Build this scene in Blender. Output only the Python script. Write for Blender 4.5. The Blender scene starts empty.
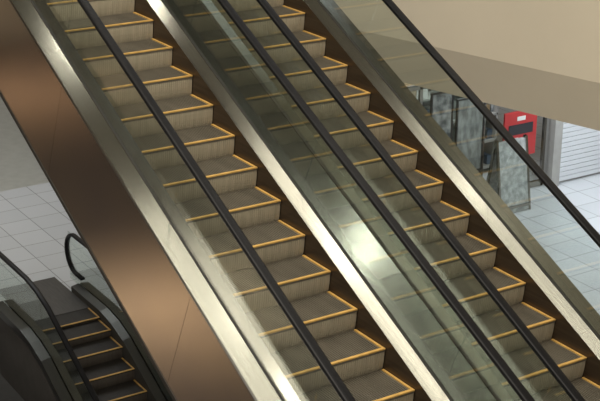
import bpy, math, random
from mathutils import Vector, Matrix
random.seed(3)
S=bpy.context.scene
RISE=0.18968; RUN=0.4; SL=RISE/RUN; AL=math.atan(SL)
CA,SA=math.cos(AL),math.sin(AL)
FZ=-6.0
# ---------------------------------------------------------------- materials
def mat(name,col,rough=0.5,metal=0.0,noise=0.0,nscale=(5,5,5),bump=0.0,rvar=0.0,col2=None,spec=0.5):
    m=bpy.data.materials.new(name); m.use_nodes=True
    nt=m.node_tree; b=nt.nodes['Principled BSDF']
    b.inputs['Base Color'].default_value=(*col,1); b.inputs['Roughness'].default_value=rough
    b.inputs['Metallic'].default_value=metal; b.inputs['Specular IOR Level'].default_value=spec
    tc=nt.nodes.new('ShaderNodeTexCoord'); mp=nt.nodes.new('ShaderNodeMapping')
    mp.inputs['Scale'].default_value=nscale
    nz=nt.nodes.new('ShaderNodeTexNoise'); nz.inputs['Scale'].default_value=1.0; nz.inputs['Detail'].default_value=5
    nt.links.new(tc.outputs['Object'],mp.inputs[0]); nt.links.new(mp.outputs[0],nz.inputs['Vector'])
    if noise>0:
        mx=nt.nodes.new('ShaderNodeMix'); mx.data_type='RGBA'
        c2=col2 if col2 else tuple(c*(1-noise) for c in col)
        mx.inputs[6].default_value=(*col,1); mx.inputs[7].default_value=(*c2,1)
        rp=nt.nodes.new('ShaderNodeMapRange'); rp.inputs[1].default_value=0.35; rp.inputs[2].default_value=0.65
        nt.links.new(nz.outputs['Fac'],rp.inputs[0]); nt.links.new(rp.outputs[0],mx.inputs[0])
        nt.links.new(mx.outputs[2],b.inputs['Base Color'])
    if rvar>0:
        r2=nt.nodes.new('ShaderNodeMapRange'); r2.inputs[3].default_value=rough-rvar; r2.inputs[4].default_value=rough+rvar
        nt.links.new(nz.outputs['Fac'],r2.inputs[0]); nt.links.new(r2.outputs[0],b.inputs['Roughness'])
    if bump>0:
        bp=nt.nodes.new('ShaderNodeBump'); bp.inputs['Strength'].default_value=bump; bp.inputs['Distance'].default_value=0.01
        nt.links.new(nz.outputs['Fac'],bp.inputs['Height']); nt.links.new(bp.outputs[0],b.inputs['Normal'])
    return m
M_tread=mat('tread_dark_aluminium',(0.155,0.137,0.105),0.5,0.2,0.25,(2,9,2))
M_riser=mat('riser_aluminium_lit',(0.50,0.44,0.325),0.5,0.15,0.15,(3,30,3))  # lighter than the tread: light on the front faces put into the colour
M_yel=mat('yellow_demarcation',(0.66,0.40,0.11),0.55,0,0.25,(12,12,12))
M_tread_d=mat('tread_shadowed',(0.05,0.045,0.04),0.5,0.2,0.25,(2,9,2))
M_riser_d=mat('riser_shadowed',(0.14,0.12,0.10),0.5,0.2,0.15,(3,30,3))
M_steel=mat('brushed_steel',(0.37,0.35,0.315),0.16,1.0,0.12,(0.8,60,2))
M_steel_in=mat('brushed_steel_inner',(0.38,0.355,0.32),0.19,1.0,0.12,(0.8,60,2))
M_mid=mat('middle_deck_steel',(0.22,0.22,0.205),0.19,1.0,0.15,(0.8,30,2))
M_skirt=mat('skirt_bronze',(0.13,0.095,0.065),0.38,0.8,0.25,(1,5,30),rvar=0.05)
M_bronze=mat('bronze_cladding',(0.54,0.45,0.35),0.17,1.0,1.0,(0.45,1,0.7),col2=(0.45,0.38,0.33),rvar=0.03)
M_joint=mat('dark_joint',(0.02,0.018,0.015),0.6)
M_rub=mat('handrail_rubber',(0.006,0.006,0.007),0.45,0,0.3,(3,3,3),spec=0.18)
M_under=mat('truss_dark',(0.05,0.045,0.04),0.7,0,0.2)
M_cream=mat('cream_paint',(0.76,0.685,0.54),0.75,0,0.05,(0.7,0.7,0.7))
M_cream2=mat('cream_paint_shade',(0.68,0.605,0.47),0.8,0,0.05,(0.7,0.7,0.7))  # darker cream; puts the shade of the fascia's sloped band into its colour
M_ceil=mat('ceiling_paint',(0.5,0.47,0.41),0.8,0,0.04)
M_grey=mat('grey_plaster',(0.36,0.36,0.34),0.8,0,0.1)
M_dark=mat('shop_dark',(0.08,0.085,0.09),0.6,0,0.3)
M_red=mat('sign_red',(0.42,0.03,0.03),0.4,0,0.1,(4,4,4))
M_blk=mat('sign_black',(0.02,0.02,0.025),0.4,0,0.2)
M_white=mat('sign_white',(0.7,0.7,0.68),0.5,0,0.1)
M_post=mat('poster_print',(0.38,0.40,0.40),0.4,0,1.0,(2,7,7),col2=(0.05,0.06,0.07))
M_post2=mat('poster_print_b',(0.36,0.39,0.38),0.4,0,1.0,(2,12,5),col2=(0.16,0.17,0.17))
M_post3=mat('poster_print_c',(0.50,0.53,0.52),0.4,0,1.0,(2,9,9),col2=(0.26,0.28,0.28))
M_plate=mat('landing_plate',(0.09,0.085,0.08),0.5,0.5,0.3,(4,60,4))
M_refl_floor=mat('reflected_brown_floor',(0.15,0.13,0.12),0.9,0,0.3,(2,2,2))  # dark brown for the added floor zone mirrored in the cladding

def glass_mat():
    m=bpy.data.materials.new('balustrade_glass'); m.use_nodes=True; nt=m.node_tree; nt.nodes.clear()
    o=nt.nodes.new('ShaderNodeOutputMaterial'); mx=nt.nodes.new('ShaderNodeMixShader')
    t=nt.nodes.new('ShaderNodeBsdfTransparent'); t.inputs[0].default_value=(0.90,0.93,0.91,1)
    g=nt.nodes.new('ShaderNodeBsdfGlossy'); g.inputs['Roughness'].default_value=0.03; g.inputs[0].default_value=(0.9,0.95,0.92,1)
    lw=nt.nodes.new('ShaderNodeLayerWeight'); lw.inputs[0].default_value=0.5
    pw=nt.nodes.new('ShaderNodeMath'); pw.operation='POWER'; pw.inputs[1].default_value=5
    ma=nt.nodes.new('ShaderNodeMath'); ma.operation='MULTIPLY_ADD'; ma.inputs[1].default_value=0.9; ma.inputs[2].default_value=0.10
    nt.links.new(lw.outputs['Facing'],pw.inputs[0]); nt.links.new(pw.outputs[0],ma.inputs[0])
    nt.links.new(ma.outputs[0],mx.inputs[0]); nt.links.new(t.outputs[0],mx.inputs[1]); nt.links.new(g.outputs[0],mx.inputs[2])
    nt.links.new(mx.outputs[0],o.inputs[0]); return m
M_glass=glass_mat()
def tile_mat(name,c1,c2,mort,size,rough=0.25):
    m=bpy.data.materials.new(name); m.use_nodes=True; nt=m.node_tree; b=nt.nodes['Principled BSDF']
    g=nt.nodes.new('ShaderNodeNewGeometry'); mp=nt.nodes.new('ShaderNodeMapping'); mp.inputs['Location'].default_value=(0.13,0.2,0)
    br=nt.nodes.new('ShaderNodeTexBrick'); br.offset=0; br.squash=1
    br.inputs['Scale'].default_value=1; br.inputs['Brick Width'].default_value=size; br.inputs['Row Height'].default_value=size
    br.inputs['Mortar Size'].default_value=0.008; br.inputs['Mortar Smooth'].default_value=0.1
    br.inputs['Color1'].default_value=(*c1,1); br.inputs['Color2'].default_value=(*c2,1); br.inputs['Mortar'].default_value=(*mort,1)
    nt.links.new(g.outputs['Position'],mp.inputs[0]); nt.links.new(mp.outputs[0],br.inputs['Vector'])
    nt.links.new(br.outputs['Color'],b.inputs['Base Color']); b.inputs['Roughness'].default_value=rough
    return m
M_tile=tile_mat('floor_tiles',(0.58,0.61,0.64),(0.54,0.57,0.60),(0.30,0.31,0.32),0.6,0.18)
M_stone=mat('plain_stone_floor',(0.40,0.41,0.38),0.4,0,0.1)
def shutter_mat():
    m=bpy.data.materials.new('shutter_white'); m.use_nodes=True; nt=m.node_tree; b=nt.nodes['Principled BSDF']
    b.inputs['Base Color'].default_value=(0.62,0.65,0.68,1); b.inputs['Roughness'].default_value=0.5; return m
M_shut=shutter_mat()

# ---------------------------------------------------------------- helpers
def mesh(name,V,F,mi,mats,parent=None,smooth=False):
    me=bpy.data.meshes.new(name); me.from_pydata(V,[],F)
    for m in mats: me.materials.append(m)
    if mi is not None:
        for p,i in zip(me.polygons,mi): p.material_index=i
    import bmesh
    bm=bmesh.new(); bm.from_mesh(me); bmesh.ops.recalc_face_normals(bm,faces=bm.faces); bm.to_mesh(me); bm.free()
    if smooth:
        for p in me.polygons: p.use_smooth=True
    ob=bpy.data.objects.new(name,me); S.collection.objects.link(ob)
    if parent: ob.parent=parent
    return ob
def empty(name,loc=(0,0,0)):
    e=bpy.data.objects.new(name,None); S.collection.objects.link(e); return e
class Geo:
    def __init__(s): s.V=[];s.F=[];s.M=[]
    def box(s,x0,x1,y0,y1,z0,z1,m=0):
        n=len(s.V); s.V+=[(x0,y0,z0),(x1,y0,z0),(x1,y1,z0),(x0,y1,z0),(x0,y0,z1),(x1,y0,z1),(x1,y1,z1),(x0,y1,z1)]
        for f in ((0,3,2,1),(4,5,6,7),(0,1,5,4),(1,2,6,5),(2,3,7,6),(3,0,4,7)): s.F.append(tuple(n+i for i in f)); s.M.append(m)
    def prism(s,ring_a,ring_b,m=0):
        n=len(s.V);k=len(ring_a); s.V+=list(ring_a)+list(ring_b)
        for i in range(k): j=(i+1)%k; s.F.append((n+i,n+j,n+k+j,n+k+i)); s.M.append(m)
        s.F.append(tuple(n+i for i in range(k))[::-1]); s.M.append(m)
        s.F.append(tuple(n+k+i for i in range(k))); s.M.append(m)
    def sweep(s,path,poly,m=0):
        n=len(s.V);k=len(poly)
        for (x,z) in path:
            for (y,d) in poly: s.V.append((x,y,z+d))
        for a in range(len(path)-1):
            for i in range(k):
                j=(i+1)%k; s.F.append((n+a*k+i,n+a*k+j,n+(a+1)*k+j,n+(a+1)*k+i)); s.M.append(m)
        s.F.append(tuple(n+i for i in range(k))[::-1]); s.M.append(m)
        e=n+(len(path)-1)*k; s.F.append(tuple(e+i for i in range(k))); s.M.append(m)
    def make(s,name,mats,parent=None,smooth=False): return mesh(name,s.V,s.F,s.M,mats,parent,smooth)
def rect(y0,y1,d0,d1): return [(y0,d0),(y1,d0),(y1,d1),(y0,d1)]

def build_steps(positions,y0,y1,name,parent,mats=None):
    g=Geo()  # mats: 0 tread 1 riser 2 yellow
    nr=44
    for (x,z,zn,zprev) in positions:   # nosing x,z ; zn = level of next tread
        drop=max(z-zn,0.0)
        # tread body
        g.box(x-0.42,x-0.002,y0,y1,z-0.03,z-0.008,0)
        a,b=y0+0.03,y1-0.03; p=(b-a)/nr
        for i in range(nr):
            g.box(x-0.415,x-0.026,a+i*p,a+i*p+p*0.55,z-0.009,z,0)
        # yellow borders: nosing, both sides, back edge
        g.box(x-0.026,x+0.002,y0,y1,z-0.010,z+0.001,2)
        g.box(x-0.415,x-0.026,y0,y0+0.022,z-0.009,z+0.001,2)
        g.box(x-0.415,x-0.026,y1-0.022,y1,z-0.009,z+0.001,2)
        if drop>0.02:
            # curved riser in 4 facets with vertical cleats
            seg=4; pts=[]
            for i in range(seg+1):
                t=i/seg; pts.append((x-0.004-0.028*t*t, z-0.010-(drop+0.02-0.010)*t))
            for i in range(seg):
                (xa,za),(xb,zb)=pts[i],pts[i+1]
                n=len(g.V); g.V+=[(xa-.006,y0,za),(xa-.006,y1,za),(xb-.006,y1,zb),(xb-.006,y0,zb)]
                g.F.append((n,n+1,n+2,n+3)); g.M.append(1)
            for r in range(nr):
                ya=a+r*p; yb=ya+p*0.55; n=len(g.V)
                for (xx,zz) in pts: g.V+=[(xx,ya,zz),(xx,yb,zz),(xx-.007,ya,zz),(xx-.007,yb,zz)]
                for i in range(seg):
                    q=n+4*i
                    for f in ((q,q+1,q+5,q+4),(q+2,q,q+4,q+6),(q+1,q+3,q+7,q+5)): g.F.append(f); g.M.append(1)
    return g.make(name,mats or [M_tread,M_riser,M_yel],parent)

def tube(name,pts,parent,w=0.041,h=0.024):
    """handrail: rounded flattened profile swept along 3D polyline in an xz plane (y const)"""
    prof=[]
    for i in range(16):
        a=2*math.pi*i/16; c,s_=math.cos(a),math.sin(a)
        prof.append((w*math.copysign(abs(c)**0.6,c),h*math.copysign(abs(s_)**0.6,s_)))
    V=[];F=[];n=len(pts)
    for i,p in enumerate(pts):
        a=Vector(pts[max(i-1,0)]);b=Vector(pts[min(i+1,n-1)]);t=(b-a).normalized()
        up=Vector((-t.z,0,t.x))
        for (py,pz) in prof:
            v=Vector(p)+Vector((0,py,0))+up*pz; V.append(tuple(v))
    for i in range(n-1):
        for j in range(16):
            k=(j+1)%16; F.append((i*16+j,i*16+k,(i+1)*16+k,(i+1)*16+j))
    F.append(tuple(range(16))); F.append(tuple((n-1)*16+j for j in range(16)))
    return mesh(name,V,F,None,[M_rub],parent,True)

def glass_run(name,parent,y,xa,xb,d0,d1,step=2.05,x_off=0.0):
    g=Geo(); t=0.006; h=(d1-d0)*CA
    x=xa+x_off
    while x<xb:
        a,b=x,min(x+step-0.010,xb)
        sh=SA*h
        r0=[(a,y-t,-SL*a+d0),(b,y-t,-SL*b+d0),(b+sh,y-t,-SL*b+d0+CA*h),(a+sh,y-t,-SL*a+d0+CA*h)]
        r1=[(p[0],y+t,p[2]) for p in r0]
        g.prism(r0,r1,0); x+=step
    g.make(name,[M_glass],parent)
# ---------------------------------------------------------------- main escalators
XA,XB=-4.0,12.2
HH=0.913; HO=0.14
def L(xa=XA,xb=XB): return [(xa,-SL*xa),(xb,-SL*xb)]
def main_esc(y0,phase,left_outer,right_outer,xoff):
    y1=y0+1.0
    E=empty('escalator')
    pos=[]
    for k in range(-9,31):
        x=RUN*(k+phase); z=-RISE*(k+phase); pos.append((x,z,z-RISE,z+RISE))
    build_steps(pos,y0+0.006,y1-0.006,'steps',E)
    for nm,sgn,ye in (('left',-1,y0),('right',1,y1)):
        g=Geo(); P=L()
        # skirt panel (visible vertical face above the step line)
        ya,yb=sorted((ye,ye+sgn*0.012)); g.sweep(P,rect(ya,yb,-0.32,0.10),0)
        g.make('skirt_'+nm,[M_skirt],E)
        g=Geo()
        gl=ye+sgn*HO
        poly=[(ye+sgn*0.001,0.101),(gl-sgn*0.016,0.128),(gl-sgn*0.016,0.115),(ye+sgn*0.012,0.088)]
        g.sweep(P,poly,0); g.make('inner_deck_'+nm,[M_steel_in],E)
        g=Geo()
        g.sweep(P,rect(min(gl-0.015,gl+0.015),max(gl-0.015,gl+0.015),0.09,0.135),0)
        g.make('glass_clamp_'+nm,[M_joint],E)
        glass_run('glass_'+nm,E,gl,XA,XB,0.10,HH-0.02,x_off=xoff)
        tube('handrail_'+nm,[(x,gl,-SL*x+HH+0.012) for x in (XA,0,4,8,XB)],E)
        g=Geo(); g.sweep(P,rect(gl-0.012,gl+0.012,HH-0.03,HH-0.008),0); g.make('handrail_guide_'+nm,[M_joint],E)
    return E
E1=main_esc(0.0,0.0,True,False,0.35)
G=1.6601
E2=main_esc(G,0.45341,False,True,0.9)
# outer decks & cladding
P=L()
g=Geo(); g.sweep(P,[(-HO-0.015,0.128),(-0.325,0.118),(-0.335,0.10),(-0.335,0.085),(-HO-0.015,0.085)],0); g.make('outer_deck',[M_steel],E1)
g=Geo(); g.sweep(P,[(1+HO+0.015,0.126),(G-HO-0.015,0.126),(G-HO-0.015,0.10),(1+HO+0.015,0.10)],0); g.make('middle_deck',[M_mid],E1)
g=Geo(); g.sweep(P,[(G+1+HO+0.015,0.128),(G+1.325,0.118),(G+1.335,0.08),(G+1+HO+0.015,0.08)],0); g.make('outer_deck',[M_mid],E2)
def cladding(y,parent,sgn):
    g=Geo(); x=XA; n=0
    D0,D1=0.082,-1.12
    g.sweep(P,rect(min(y-sgn*0.02,y-sgn*0.03),max(y-sgn*0.02,y-sgn*0.03),D1,D0),1)
    step=2.4
    while x<XB:
        a,b=x,min(x+step-0.003,XB); sh=SA*(D1-D0)*CA
        r0=[(a,y,-SL*a+D0),(b,y,-SL*b+D0),(b+sh,y,-SL*b+D0+CA*CA*(D1-D0)),(a+sh,y,-SL*a+D0+CA*CA*(D1-D0))]
        r1=[(p[0],y-sgn*0.02,p[2]) for p in r0]
        g.prism(r0,r1,0); x+=step
    # lower lip
    g.sweep(P,rect(min(y+sgn*0.006,y-sgn*0.04),max(y+sgn*0.006,y-sgn*0.04),D1-0.05,D1),1)
    g.make('side_cladding',[M_bronze,M_joint],parent)
cladding(-0.33,E1,-1)
cladding(G+1.33,E2,1)
g=Geo(); g.sweep(P,rect(-0.30,1.32,-1.14,-1.10),0); g.sweep(P,rect(1.05,1.32,-1.1,0.09),0); g.make('truss_soffit',[M_under],E1)
g=Geo(); g.sweep(P,rect(1.32,G+1.30,-1.14,-1.10),0); g.sweep(P,rect(1.33,1.6,-1.1,0.09),0); g.make('truss_soffit',[M_under],E2)

# ---------------------------------------------------------------- lower escalator (continues down from lower floor)
LY0,LY1=1.75,2.75; LX=-5.8
E3=empty('escalator')
pos=[];z=FZ;drops=[0.05,0.12]+[RISE]*20
zz=[FZ]
for d in drops: zz.append(zz[-1]-d)
for k in range(18): pos.append((LX+0.4*k,zz[k],zz[k+1],0))
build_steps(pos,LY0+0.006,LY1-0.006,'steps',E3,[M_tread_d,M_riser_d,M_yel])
LP=[(-6.9,FZ),(LX,FZ)]+[(LX+0.4*k,zz[k]) for k in range(1,18)]
for nm,sgn,ye in (('left',-1,LY0),('right',1,LY1)):
    gl=ye+sgn*HO
    g=Geo(); g.sweep(LP,rect(min(ye,ye+sgn*.012),max(ye,ye+sgn*.012),-0.3,0.1),0); g.make('skirt_'+nm,[M_under],E3)
    g=Geo(); g.sweep(LP,[(ye,0.1),(gl-sgn*.012,0.125),(gl-sgn*.012,0.11),(ye+sgn*.012,0.09)],0)
    g.sweep(LP,[(gl+sgn*.012,0.125),(gl+sgn*.16,0.11),(gl+sgn*.16,-0.02),(gl+sgn*.012,-0.02)],0); g.make('deck_'+nm,[mat('lower_deck_metal',(0.10,0.10,0.095),0.35,0.9)],E3)
    g=Geo(); g.sweep(LP,rect(gl+sgn*.13-.01,gl+sgn*.13+.01,-1.1,0.1),0); g.make('side_cladding_'+nm,[M_under],E3)
    xn=-7.0 if sgn>0 else -7.45
    g=Geo(); g.sweep([(xn-0.25,FZ)]+LP[1:],rect(gl-.006,gl+.006,0.09,HH),0); g.make('glass_'+nm,[M_glass],E3)
    pts=[]
    r=0.33; cx,cz=xn,FZ+HH-r
    pts.append((xn+0.25,gl,cz-r))
    for i in range(13):
        a=math.radians(-90-180*i/12); pts.append((cx+r*math.cos(a),gl,cz+r*math.sin(a)))
    pts+= [(x,gl,zc+HH) for (x,zc) in LP[1:]]
    tube('handrail_'+nm,pts,E3)
g=Geo(); g.box(-7.6,-5.98-0.22,LY0,LY1,FZ-0.02,FZ+0.006); g.make('landing_plate',[M_plate],E3)
g=Geo(); g.sweep(LP,rect(LY0-0.27,LY1+0.27,-1.14,-1.10),0); g.make('truss_soffit',[M_under],E3)

# ---------------------------------------------------------------- floors
g=Geo()
HX0,HX1,HY0,HY1=-6.9,8.0,-0.6,3.1
def fl(x0,x1,y0,y1): g.box(x0,x1,y0,y1,FZ-0.35,FZ,0)
fl(-12.0,HX0,HY0,22); fl(HX0,HX1,HY1,22); fl(HX1,20,HY0,22)
g.box(HX0,LX-0.2,LY1+.3,HY1,FZ-0.35,FZ,0)
g.make('floor',[M_tile])
g=Geo(); g.box(-24,20,-30,HY0,FZ-0.35,FZ); g.make('floor_for_reflection',[M_refl_floor])  # unseen dark floor zone, added to give the cladding a brown reflection
g=Geo(); g.box(-24,-12.0,HY0,22,FZ-0.35,FZ+0.0); g.make('floor_stone_border',[M_stone])
g=Geo(); g.box(-24,20,-30,22,-11.2,-11.0); g.make('floor_basement',[mat('basement_floor',(0.12,0.12,0.11),0.5,0,0.2)])

# ---------------------------------------------------------------- upper gallery fascia (cream bulkhead)
n=Vector((-.234,.972,0)); d=Vector((.972,.234,0))
def onp(off,s,z):
    p=n*off+d*s; return (p.x,p.y,z)
g=Geo()
sa,sb=-12.0,11.0
prof=[(8.05,-2.5),(7.947,-2.5),(7.65,-1.75),(7.65,4.6),(8.05,4.6)]
V=[onp(o,sa,z) for o,z in prof]+[onp(o,sb,z) for o,z in prof]
F=[(i,(i+1)%5,5+(i+1)%5,5+i) for i in range(5)]+[(0,1,2,3,4),(5,6,7,8,9)]
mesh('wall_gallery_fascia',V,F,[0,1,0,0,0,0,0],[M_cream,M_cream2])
prof=[(8.05,-2.45),(8.05,-2.1),(16,-2.1),(16,-2.45)]
V=[onp(o,sa,z) for o,z in prof]+[onp(o,sb,z) for o,z in prof]
F=[(i,(i+1)%4,4+(i+1)%4,4+i) for i in range(4)]+[(0,1,2,3),(4,5,6,7)]
mesh('floor_gallery_slab',V,F,None,[M_cream2])

# ---------------------------------------------------------------- shop front along x=-6.7
WX=-6.7
g=Geo(); g.box(WX-0.2,WX,12.75,20,FZ,-2.9); 
g.make('wall_shop',[M_grey])
g=Geo()
z=FZ+0.05
while z<-3.2:
    g.box(WX+0.02,WX+0.05,12.95,20,z,z+0.085); g.box(WX+.02,WX+0.032,12.95,20,z+0.085,z+0.10); z+=0.10
g.make('roller_shutter',[M_shut])
g=Geo(); g.box(WX-0.05,WX+0.12,12.72,12.92,FZ,-2.9); g.make('trim_shop_column',[M_grey])
g=Geo(); g.box(WX-2.6,WX-2.5,7.5,12.72,FZ,-2.9); g.make('wall_shop_back',[M_dark])
g=Geo(); g.box(WX-2.5,WX,7.4,7.5,FZ,-2.9); g.make('wall_shop_side',[M_grey])
# shop window mullions and glazing
g=Geo()
for yy in (8.2,9.55,11.05,12.6): g.box(WX-0.12,WX-0.06,yy,yy+0.06,FZ,-2.9,0)
g.box(WX-0.12,WX-0.06,8.2,12.66,FZ,FZ+0.12,0); g.box(WX-0.12,WX-0.06,8.2,12.66,-3.6,-3.5,0)
for a,b in ((8.26,9.55),(9.61,11.05)): g.box(WX-0.095,WX-0.085,a,b,FZ+0.12,-3.6,1)
g.make('window_1',[M_steel,M_glass])
# display shelving with goods
e=empty('display_shelf'); g=Geo()
for zz_ in (0.1,0.65,1.2,1.75): g.box(-8.3,-7.9,8.2,12.4,FZ+zz_,FZ+zz_+0.04,0)
for yy in (8.2,9.6,11.0,12.36): g.box(-8.3,-7.9,yy,yy+0.04,FZ,FZ+2.3,0)
g.make('rack',[M_grey],e)
g=Geo()
for zz_ in (0.14,0.69,1.24,1.79):
    y=8.3
    while y<12.3:
        w_=random.uniform(0.1,0.26); h_=random.uniform(0.15,0.4)
        if not any(abs(y+w_/2-q)<w_/2+.06 for q in (9.62,11.02)):
            g.box(-8.25,-8.0,y,y+w_,FZ+zz_,FZ+zz_+h_,random.choice([0,1,2,3,0]))
        y+=w_+random.uniform(0.02,0.12)
g.make('goods',[M_post,M_white,mat('goods_blue',(0.08,0.13,0.2)),mat('goods_tan',(0.3,0.22,0.12))],e)
# posters (window posters)
def poster(name,x,y0,y1,z0,z1,m):
    e=empty(name); g=Geo(); g.box(x-0.02,x,y0,y1,z0,z1); g.make('print',[m],e)
    g=Geo(); t=0.03
    g.box(x-0.03,x+0.015,y0-t,y0,z0-t,z1+t); g.box(x-0.03,x+0.015,y1,y1+t,z0-t,z1+t)
    g.box(x-0.03,x+0.015,y0,y1,z1,z1+t); g.box(x-0.03,x+0.015,y0,y1,z0-t,z0); 
    g.box(x-0.03,x-0.0,y0,y0+t,FZ,z0); g.box(x-0.03,x-0.0,y1-t,y1,FZ,z0); g.make('frame',[M_blk],e)
poster('poster_stand',WX+0.05,9.75,10.2,FZ+1.4,FZ+2.3,M_post)
poster('poster_stand',WX+0.05,10.35,10.95,FZ+0.7,FZ+2.1,M_post2)
# menu board (red) on stand
e=empty('menu_sign'); g=Geo()
g.box(-6.5,-6.46,11.7,12.5,FZ+0.8,FZ+1.7,0); g.box(-6.46,-6.45,11.8,12.4,FZ+1.25,FZ+1.45,1)
for i in range(4): g.box(-6.46,-6.452,11.85,12.05+0.06*(i%3),FZ+0.95+i*0.07,FZ+0.975+i*0.07,2)
g.box(-6.46,-6.45,12.0,12.2,FZ+1.52,FZ+1.6,2)
g.box(-6.5,-6.47,12.05,12.1,FZ,FZ+0.8,1); g.box(-6.6,-6.4,11.85,12.3,FZ,FZ+0.03,1)
o=g.make('board',[M_red,M_blk,M_white],e); o.location=(-0.11,-0.28,0)
# A-frame board
e=empty('a_frame_sign'); g=Geo()
def slab(x0,x1,y0,y1,z0,z1,th,m):
    ra=[(x0,y0,z0),(x0,y1,z0),(x0-th,y1,z0),(x0-th,y0,z0)]
    rb=[(x1,y0,z1),(x1,y1,z1),(x1-th,y1,z1),(x1-th,y0,z1)]; g.prism(ra,rb,m)
slab(-5.9,-6.12,11.35,12.05,FZ+0.02,FZ+1.35,0.02,0)
slab(-6.42,-6.16,11.35,12.05,FZ+0.02,FZ+1.35,0.02,0)
for yy in (11.33,12.03):
    slab(-5.885,-6.105,yy,yy+0.04,FZ,FZ+1.4,0.05,1); slab(-6.4,-6.13,yy,yy+0.04,FZ,FZ+1.4,0.05,1)
slab(-5.88,-5.88,11.35,12.05,FZ+0.1,FZ+0.14,0.04,1)
o=g.make('boards',[M_post3,M_steel],e); o.location=(0.02,-0.5,0)
# ---------------------------------------------------------------- outer walls, ceiling and lights
g=Geo(); g.box(-24.2,-24,-30,22,FZ,8); g.make('wall_far',[M_cream2])
g=Geo(); g.box(-24,20,22,22.2,FZ,8); g.make('wall_right',[M_cream2])
g=Geo(); g.box(-24,20,-30,22,8,8.2); g.make('ceiling',[M_ceil])

M_em=bpy.data.materials.new('lamp_diffuser'); M_em.use_nodes=True
M_em.node_tree.nodes['Principled BSDF'].inputs['Emission Color'].default_value=(1,0.96,0.88,1)
M_em.node_tree.nodes['Principled BSDF'].inputs['Emission Strength'].default_value=14
def downlight(x,y,z,power,r=0.22,col=(1,0.93,0.82),spread=math.pi):
    e=empty('downlight')
    V=[];F=[];N=24
    for rr,zz in ((r*0.85,z-0.01),(r,z-0.03),(r,z+0.12)):
        for i in range(N): V.append((x+rr*math.cos(6.28318*i/N),y+rr*math.sin(6.28318*i/N),zz))
    for a in range(2):
        for i in range(N): F.append((a*N+i,a*N+(i+1)%N,(a+1)*N+(i+1)%N,(a+1)*N+i))
    mesh('housing',V,F,None,[M_white],e)
    mesh('diffuser',V[:N],[tuple(range(N))],None,[M_em],e)
    l=bpy.data.lights.new('lamp','AREA'); l.shape='DISK'; l.size=2*r*0.9; l.energy=power; l.color=col; l.spread=spread
    o=bpy.data.objects.new('lamp',l); o.location=(x,y,z-0.04); S.collection.objects.link(o); o.parent=e
ZL=5.0
for (x,y,e_) in ((2.26,2.95,30),(-1.94,1.9,30),(1.8,5.48,28),(2.0,7.5,24)):
    downlight(x,y,ZL,e_)
downlight(-5.7,-4.5,-2.2,150,0.22,(1,0.82,0.55),1.5)  # added out of view: warm pool whose reflection gilds the cladding
downlight(-18.5,-7.2,-2.2,170,0.22,(1,0.70,0.42),2.0)  # added unseen lamp, orange reflection for the upper end of the cladding
def area(name,loc,rot,sx,sy,e,col):
    l=bpy.data.lights.new(name,'AREA'); l.shape='RECTANGLE'; l.size=sx; l.size_y=sy; l.energy=e; l.color=col
    o=bpy.data.objects.new(name,l); o.location=loc; o.rotation_euler=rot; S.collection.objects.link(o); return o
area('overhead_fill',(5,-4,7.8),(0,0,0),10,8,1550,(1,0.92,0.79))  # no panel in sight; soft fill added from above
area('overhead_fill',(-8,12,7.8),(0,0,0),8,8,400,(0.92,0.96,1))  # added cool fill from overhead, no known panel behind it
area('floor_fill',(-3,13,-2.6),(0,0,0),7,4,260,(0.9,0.95,1))  # area fill above the right-hand floor, no lamp modelled
area('floor_fill',(-12,3,2),(0,0,0),6,4,260,(0.95,0.97,1))  # added to brighten the left floor; stands for no known lamp
area('shop_fill',(-7.6,10.4,-3.0),(0,0,0),0.6,3.5,45,(0.95,0.97,1))  # added inside the shop to lighten its front, source not seen
w=bpy.data.worlds.new('World'); S.world=w; w.use_nodes=True
w.node_tree.nodes['Background'].inputs[0].default_value=(1.0,0.94,0.85,1); w.node_tree.nodes['Background'].inputs[1].default_value=0.62
# ---------------------------------------------------------------- camera
cam=bpy.data.cameras.new('camera'); co=bpy.data.objects.new('camera',cam); S.collection.objects.link(co); S.camera=co
yaw,pit,rol=2.57606,0.35625,0.00447
f=Vector((math.cos(yaw)*math.cos(pit),math.sin(yaw)*math.cos(pit),-math.sin(pit)))
r=f.cross(Vector((0,0,1))).normalized(); u=r.cross(f)
r2=r*math.cos(rol)+u*math.sin(rol); u2=-r*math.sin(rol)+u*math.cos(rol)
M=Matrix((r2,u2,-f)).transposed().to_4x4(); M.translation=Vector((11.86441,-4.81397,2.99241)); co.matrix_world=M
cam.sensor_width=36; cam.lens=1353.96/600*36; cam.clip_end=200
S.view_settings.view_transform='Standard'
S.view_settings.exposure=0.15
